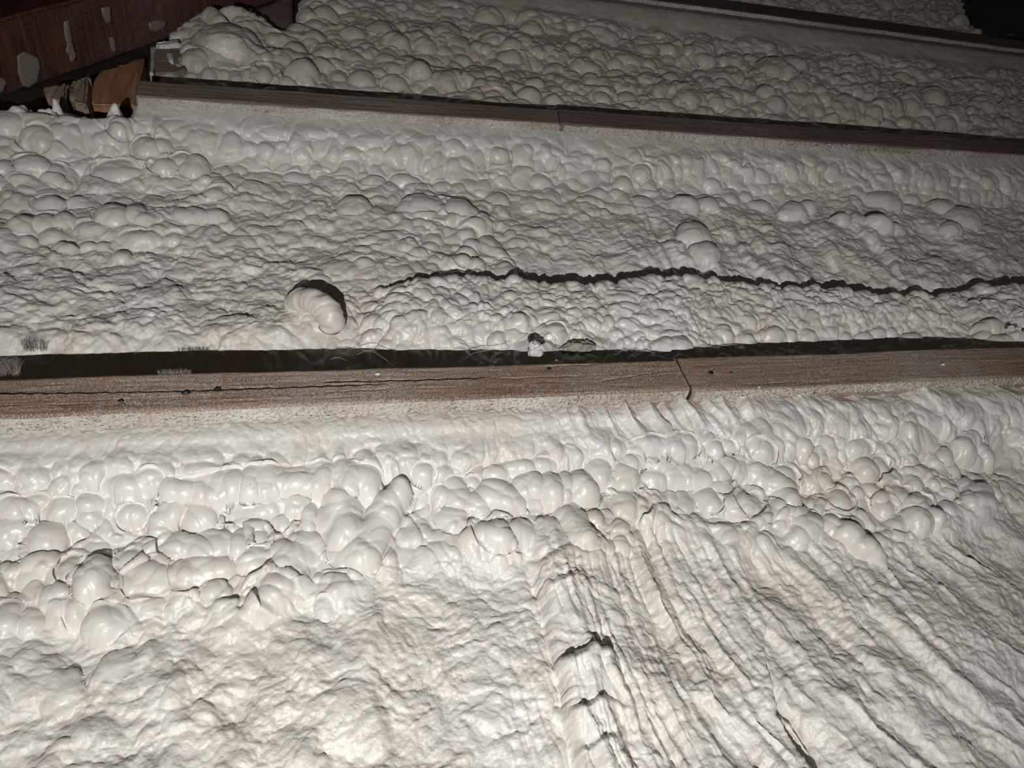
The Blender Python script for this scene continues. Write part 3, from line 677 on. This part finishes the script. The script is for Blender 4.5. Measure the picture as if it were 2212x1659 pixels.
blk = slab('wood_block', [(216, 152), (312, 122), (300, 176), (294, 229), (190, 224), (198, 180)], -.062, -.096, M_orange, bev=.002, cuts=4, amp=.002, seed=3)
tag(blk, 'orange brown wood block at the cut end of the middle beam', 'wood block', None, 'thing')
sb = slab('wood_block', [(150, 176), (192, 160), (189, 200), (185, 224), (160, 220), (148, 208)], -.040, -.096, M_split, bev=.002, cuts=4, amp=.004, seed=8)
tag(sb, 'pale split wood end squeezed below the diagonal timber', 'wood block', None, 'thing')
sb2 = slab('wood_block', [(96, 190), (146, 176), (144, 212), (126, 220), (104, 214)], -.040, -.096, M_split, bev=.002, cuts=4, amp=.005, seed=12)
tag(sb2, 'rough grey wood stub half buried in foam, leftmost of the small blocks', 'wood block', None, 'thing')
dk = slab('dark_panel', [(186, 150), (345, 84), (340, 200), (300, 236), (180, 228)], -.086, -.096, M_dark, bev=.002)  # added panel, its dark colour stands for the shadow under the timber
tag(dk, 'dark panel painting the recess shade behind the orange brown wood block', 'wooden board', None, 'thing')
st = slab('wood_block', [(334, 96), (402, 92), (404, 150), (380, 158), (334, 158)], -.052, -.096, M_woodA, bev=.002, cuts=4, amp=.002, seed=15)
tag(st, 'small brown block with white foam rim, just above the cut end', 'wood block', None, 'thing')
e1 = slab('foam_rim', [(325, 100), (336, 99), (334, 130), (332, 158), (322, 158)], -.050, -.090, M_over, st, bev=.001, cuts=3, amp=.003); e1['label'] = 'white ragged foam rim down the left edge'
e2 = slab('foam_rim', [(334, 90), (384, 84), (388, 94), (360, 98), (336, 98)], -.046, -.080, M_crumb, st, bev=.001, cuts=3, amp=.004, seed=5); e2['label'] = 'white foam rim along the top'
e3 = slab('foam_drip', [(358, 113), (372, 111), (375, 124), (374, 134), (366, 130)], -.048, -.056, M_crumb, st, bev=.001, cuts=3, amp=.002, seed=7); e3['label'] = 'white dried foam drip'
bk5 = slab('wood_block', [(546, 22), (630, -14), (632, 40), (628, 80), (546, 64)], -.075, -.096, M_woodA, bev=.002, cuts=3, amp=.0015, seed=21)
tag(bk5, 'greyish brown block between diagonal timber and foam, above the foam heap', 'wood block', None, 'thing')
e5 = slab('foam_rim', [(537, 18), (545, 17), (545, 60), (538, 58)], -.070, -.085, M_over, bk5, bev=.001, cuts=3, amp=.003); e5['label'] = 'thin white foam rim down the left edge'
dk2 = slab('dark_panel', [(400, 80), (560, 0), (700, -40), (700, 30), (600, 75)], -.092, -.0985, M_dark, bev=.002)  # added panel, coloured dark as the shade deep in the gap
tag(dk2, 'dark panel painting the shade in the gap left of the greyish brown block', 'wooden board', None, 'thing')
bs = slab('dark_sheet', [(2082, -60), (2100, 22), (2122, 40), (2160, 62), (2175, 74), (2420, 90), (2420, -100)], -.012, -.05, M_blue, bev=.004, cuts=3, amp=.004)
tag(bs, 'dark blue black sheet hanging in the top right corner', 'sheet', None, 'thing')

# ---------------------------------------------------------------- loose lumps, crumbs, strands
def lump(name, x, y, w, r, m, parent=None, seed=0, sx=1, sz=1, amp=.35, sub=5):
    bm = bmesh.new(); bmesh.ops.create_icosphere(bm, subdivisions=sub, radius=1)
    P = np.array([v.co[:] for v in bm.verts])
    n = fbm(P[:, 0] * 1.4 + P[:, 1] * 1.1 + seed, P[:, 2] * 1.4 - P[:, 1] * .9, 1700 + seed, 4) + .4 * fbm(P[:, 0] * 5 + P[:, 1] * 3, P[:, 2] * 5 + seed, 1750 + seed, 3)
    P = P * (1 + amp * n[:, None]) * np.array([r * sx, r, r * sz])
    for v, p in zip(bm.verts, P): v.co = p
    u, v_ = uvp(x, y, w); c = Vector(W3(float(u), float(v_), w))
    me = bpy.data.meshes.new(name); bm.to_mesh(me); bm.free()
    me.attributes.new('rough', 'FLOAT', 'POINT').data.foreach_set('value', np.full(len(me.vertices), .6, np.float32))
    o = link(name, me, m, parent)
    o.location = c - (parent.location if parent else Vector())
    return o

def tube(name, path, radii, m, parent=None, ns=28, nl=90, noise=0.0, seed=0, flat=1.0):
    """path: (x, y, w) in sight coordinates and height; smooth curve through them"""
    P = []
    for x, y, w in path:
        u, v = uvp(x, y, w); P.append(W3(float(u), float(v), w))
    P = np.array(P); n = len(P)
    t = np.linspace(0, n - 1, nl); i = np.clip(t.astype(int), 0, n - 2); f = (t - i)[:, None]
    Pm = P[np.clip(i - 1, 0, n - 1)]; P0 = P[i]; P1 = P[i + 1]; P2 = P[np.clip(i + 2, 0, n - 1)]
    Q = .5 * (2 * P0 + (P1 - Pm) * f + (2 * Pm - 5 * P0 + 4 * P1 - P2) * f ** 2 + (3 * P0 - Pm - 3 * P1 + P2) * f ** 3)
    r = np.interp(t, np.arange(n), radii)
    if noise: r = r * np.sqrt(np.clip(1 - (2 * np.clip(.5 - np.minimum(t, n - 1 - t) / (n - 1) * 4, 0, .5)) ** 2, .02, 1))
    T = np.gradient(Q, axis=0); T /= np.linalg.norm(T, axis=1, keepdims=True)
    up = np.array([0, -1.0, 0]); A = np.cross(T, up); A /= np.linalg.norm(A, axis=1, keepdims=True) + 1e-9; Bn = np.cross(A, T)
    th = np.linspace(0, 2 * math.pi, ns, endpoint=False)[:, None]
    rr = r[None] * (1 + noise * fbm(t[None] * 3.2 + 0 * th, np.cos(th) * 1.3 + 2, 1900 + seed, 3) + noise * .5 * vnoise(t[None] * 5 + 1.5 * np.cos(th) + 0 * th, np.sin(th) * 2 + 5, 1950 + seed))
    G = Q[None] + rr[..., None] * (np.cos(th)[..., None] * A[None] + flat * np.sin(th)[..., None] * Bn[None])
    c = np.array(parent.location) if parent else Q[0]
    G = G - c
    me = grid_mesh(name, G[..., 0], G[..., 1], G[..., 2], np.full(G.shape[:2], .5), wrap=True, capends=True)
    o = link(name, me, m, parent)
    if parent is None: o.location = Q[0]
    return o

curl = tube('foam_curl', [(630, 664, -.060), (646, 650, -.040), (676, 650, -.028), (700, 664, -.028), (714, 686, -.034), (716, 712, -.050)], [.0115, .0125, .0130, .0140, .0145, .0135], M_foam_blob, foam2, noise=.13, seed=2)
curl['label'] = 'bent finger of foam sticking up from the surface'
gp = lump('scraped_foam_patch', 1250, 756, -.040, .013, M_greyfoam, foam2, 4, 1.5, .7, .5); gp['label'] = 'scraped dull grey foam patch'
pad = lump('foam_pad', 490, 112, -.044, .031, M_foam_blob, foam3, 11, 1.25, .8, .10); pad['label'] = 'broad smooth cream pad of foam'

cr = lump('foam_crumb', 1156, 753, -.018, .0085, M_crumb, None, 9, .9, 1.0, .5)
tag(cr, 'small white broken foam crumb on the rounded dome above the lowest beam', 'foam crumb', None, 'thing')
for k, (x, y, r_, lab) in enumerate([(2200, 690, .014, 'upper jagged white foam crumb at the right edge above the lowest beam'), (2190, 724, .010, 'rounded white foam crumb below the jagged one at the right edge'),
                                (2212, 728, .009, 'white foam crumb cut by the right edge, beside the rounded one')]):
    tag(lump('foam_crumb', x, y, -.022, r_, M_crumb, None, 20 + k, .8, 1.25, .6), lab, 'foam crumb', None, 'thing')
hs = tube('thin_strand', [(1172, 742, -.020), (1185, 738, -.006), (1196, 756, .002), (1202, 778, .004)], [.00025] * 4, M_hair, ns=6, nl=40)
tag(hs, 'longer thin dark curved strand rising from the white crumb', 'strand', 'thin strands by the white crumb', 'thing')
hs2 = tube('thin_strand', [(1174, 734, -.020), (1188, 736, -.004), (1197, 748, .000), (1203, 762, .000)], [.00022] * 4, M_hair, ns=6, nl=40)
tag(hs2, 'upper thin dark curved strand beside the white crumb', 'strand', 'thin strands by the white crumb', 'thing')
bb_ = lump('strand_tip', 1202, 778, .004, .0009, M_web, hs, 3, 1, 1, .2, 2)
for hx, hy, rr_, bm_ in ((402, 850, .0030, beamB1), (470, 841, .0026, beamB1), (262, 868, .0022, beamB1), (256, 827, .0014, beamB1), (1186, 797, .0018, beamB1), (1535, 806, .0026, beamB2), (1579, 805, .0014, beamB2), (366, 195, .0018, beamA1)):
    h_ = lump('nail_hole', hx, hy, -.0008, rr_, M_black, bm_, int(hx) % 50, 1.3, .7, .4, 3); h_['label'] = 'small black hole'
for fx, fy, rr_ in ((2037, 788, .0022), (1640, 836, .0012), (816, 808, .0018)):
    h_ = lump('foam_fleck', fx, fy, .0006, rr_, M_crumb, beamB2 if fx > 1475 else beamB1, int(fx) % 50, 1.4, .6, .4, 3); h_['label'] = 'white foam fleck'
def crack(parent, pts, r, lab, w=.0007):
    P_ = []
    for k in range(len(pts) - 1):
        n_ = max(2, int(abs(pts[k + 1][0] - pts[k][0] + pts[k + 1][1] - pts[k][1]) / 14))
        for q in range(n_):
            t = q / n_; P_.append((pts[k][0] * (1 - t) + pts[k + 1][0] * t, pts[k][1] * (1 - t) + pts[k + 1][1] * t + .9 * math.sin(q * 2.3 + k) , w))
    P_.append((pts[-1][0], pts[-1][1], w)); n_ = len(P_)
    o = tube('crack', P_, [r * (.35 + .65 * abs(math.sin(i * 1.7)) ** .5) * min(1, .3 + (n_ - 1 - i) / 6) for i in range(n_)], M_black, parent, ns=6, nl=n_ * 3, flat=.5)
    o['label'] = lab
crack(beamB1, [(-100, 852), (200, 849), (400, 846), (620, 838), (840, 830)], .0010, 'long dark lengthwise crack')
crack(beamB1, [(700, 826), (900, 822), (1080, 816)], .0006, 'fine dark lengthwise crack')
crack(beamB1, [(1462, 775), (1468, 792), (1473, 812)], .0006, 'short slanting split beside the butt joint')
rnd = random.Random(4)
def web(label, strands):
    root = bpy.data.objects.new('cobweb', None); C.objects.link(root)
    u, v = uvp(strands[0][0][0], strands[0][0][1], strands[0][0][2]); root.location = W3(float(u), float(v), strands[0][0][2])
    tag(root, label, 'cobweb', None, 'thing')
    for p in strands: tube('web_strand', p, [.0003] * len(p), M_web, root, ns=5, nl=30)
web('faint cobweb strands sagging in the black gap above the lowest beam, centre', [[(706, 780, -.03), (730, 772, -.03), (760, 786, -.02), (782, 796, -.01)], [(770, 766, -.03), (800, 758, -.03), (835, 778, -.02), (850, 792, -.01)],
    [(1000, 782, -.02), (1020, 764, -.03), (1060, 756, -.03), (1100, 752, -.02)], [(1015, 768, -.03), (1005, 756, -.03), (990, 750, -.03)]])
web('scalloped cobweb strands in the gap above the lowest beam, right', [[(x, 769 - (x - 1550) * .03, -.012), (x + 22, 764 - (x - 1550) * .03, -.014), (x + 44, 768.5 - (x - 1550) * .035, -.012)] for x in (1550, 1595, 1668, 1712, 1756, 1818, 1866)])
def fuzz(label, x0, x1, y0, y1, n, ln, w):
    root = bpy.data.objects.new('dust_fluff', None); C.objects.link(root)
    u, v = uvp(x0, y1, w); root.location = W3(float(u), float(v), w); tag(root, label, 'dust fluff', None, 'thing')
    V_, F_ = [], []
    P = []
    for k in range(n):
        x = x0 + (x1 - x0) * rnd.random(); y = y0 + (y1 - y0) * rnd.random()
        P.append([(x, y, w), (x + rnd.uniform(-ln, ln) * .3, y - ln * rnd.uniform(.3, .8), w + .004 * rnd.random()), (x + rnd.uniform(-ln, ln) * .7, y - ln * rnd.uniform(.6, 1.3), w + .004 * rnd.random())])
    objs = [tube('fluff_fibre', p, [.00010, .00008, .00005], M_web, root, ns=4, nl=8) for p in P]
    me0 = objs[0]
    bm = bmesh.new()
    for o in objs: bm.from_mesh(o.data)
    me = bpy.data.meshes.new('fluff_fibres'); bm.to_mesh(me); bm.free()
    for o in objs: bpy.data.objects.remove(o)
    f = link('fluff_fibres', me, M_web, root); f['kind'] = 'stuff'
fuzz('grey dust fluff hanging over the gap at the left edge', -10, 40, 802, 814, 120, 30, .000)
fuzz('pale dust fuzz standing on the cracked beam, left part', 340, 412, 803, 811, 190, 7, -.001)
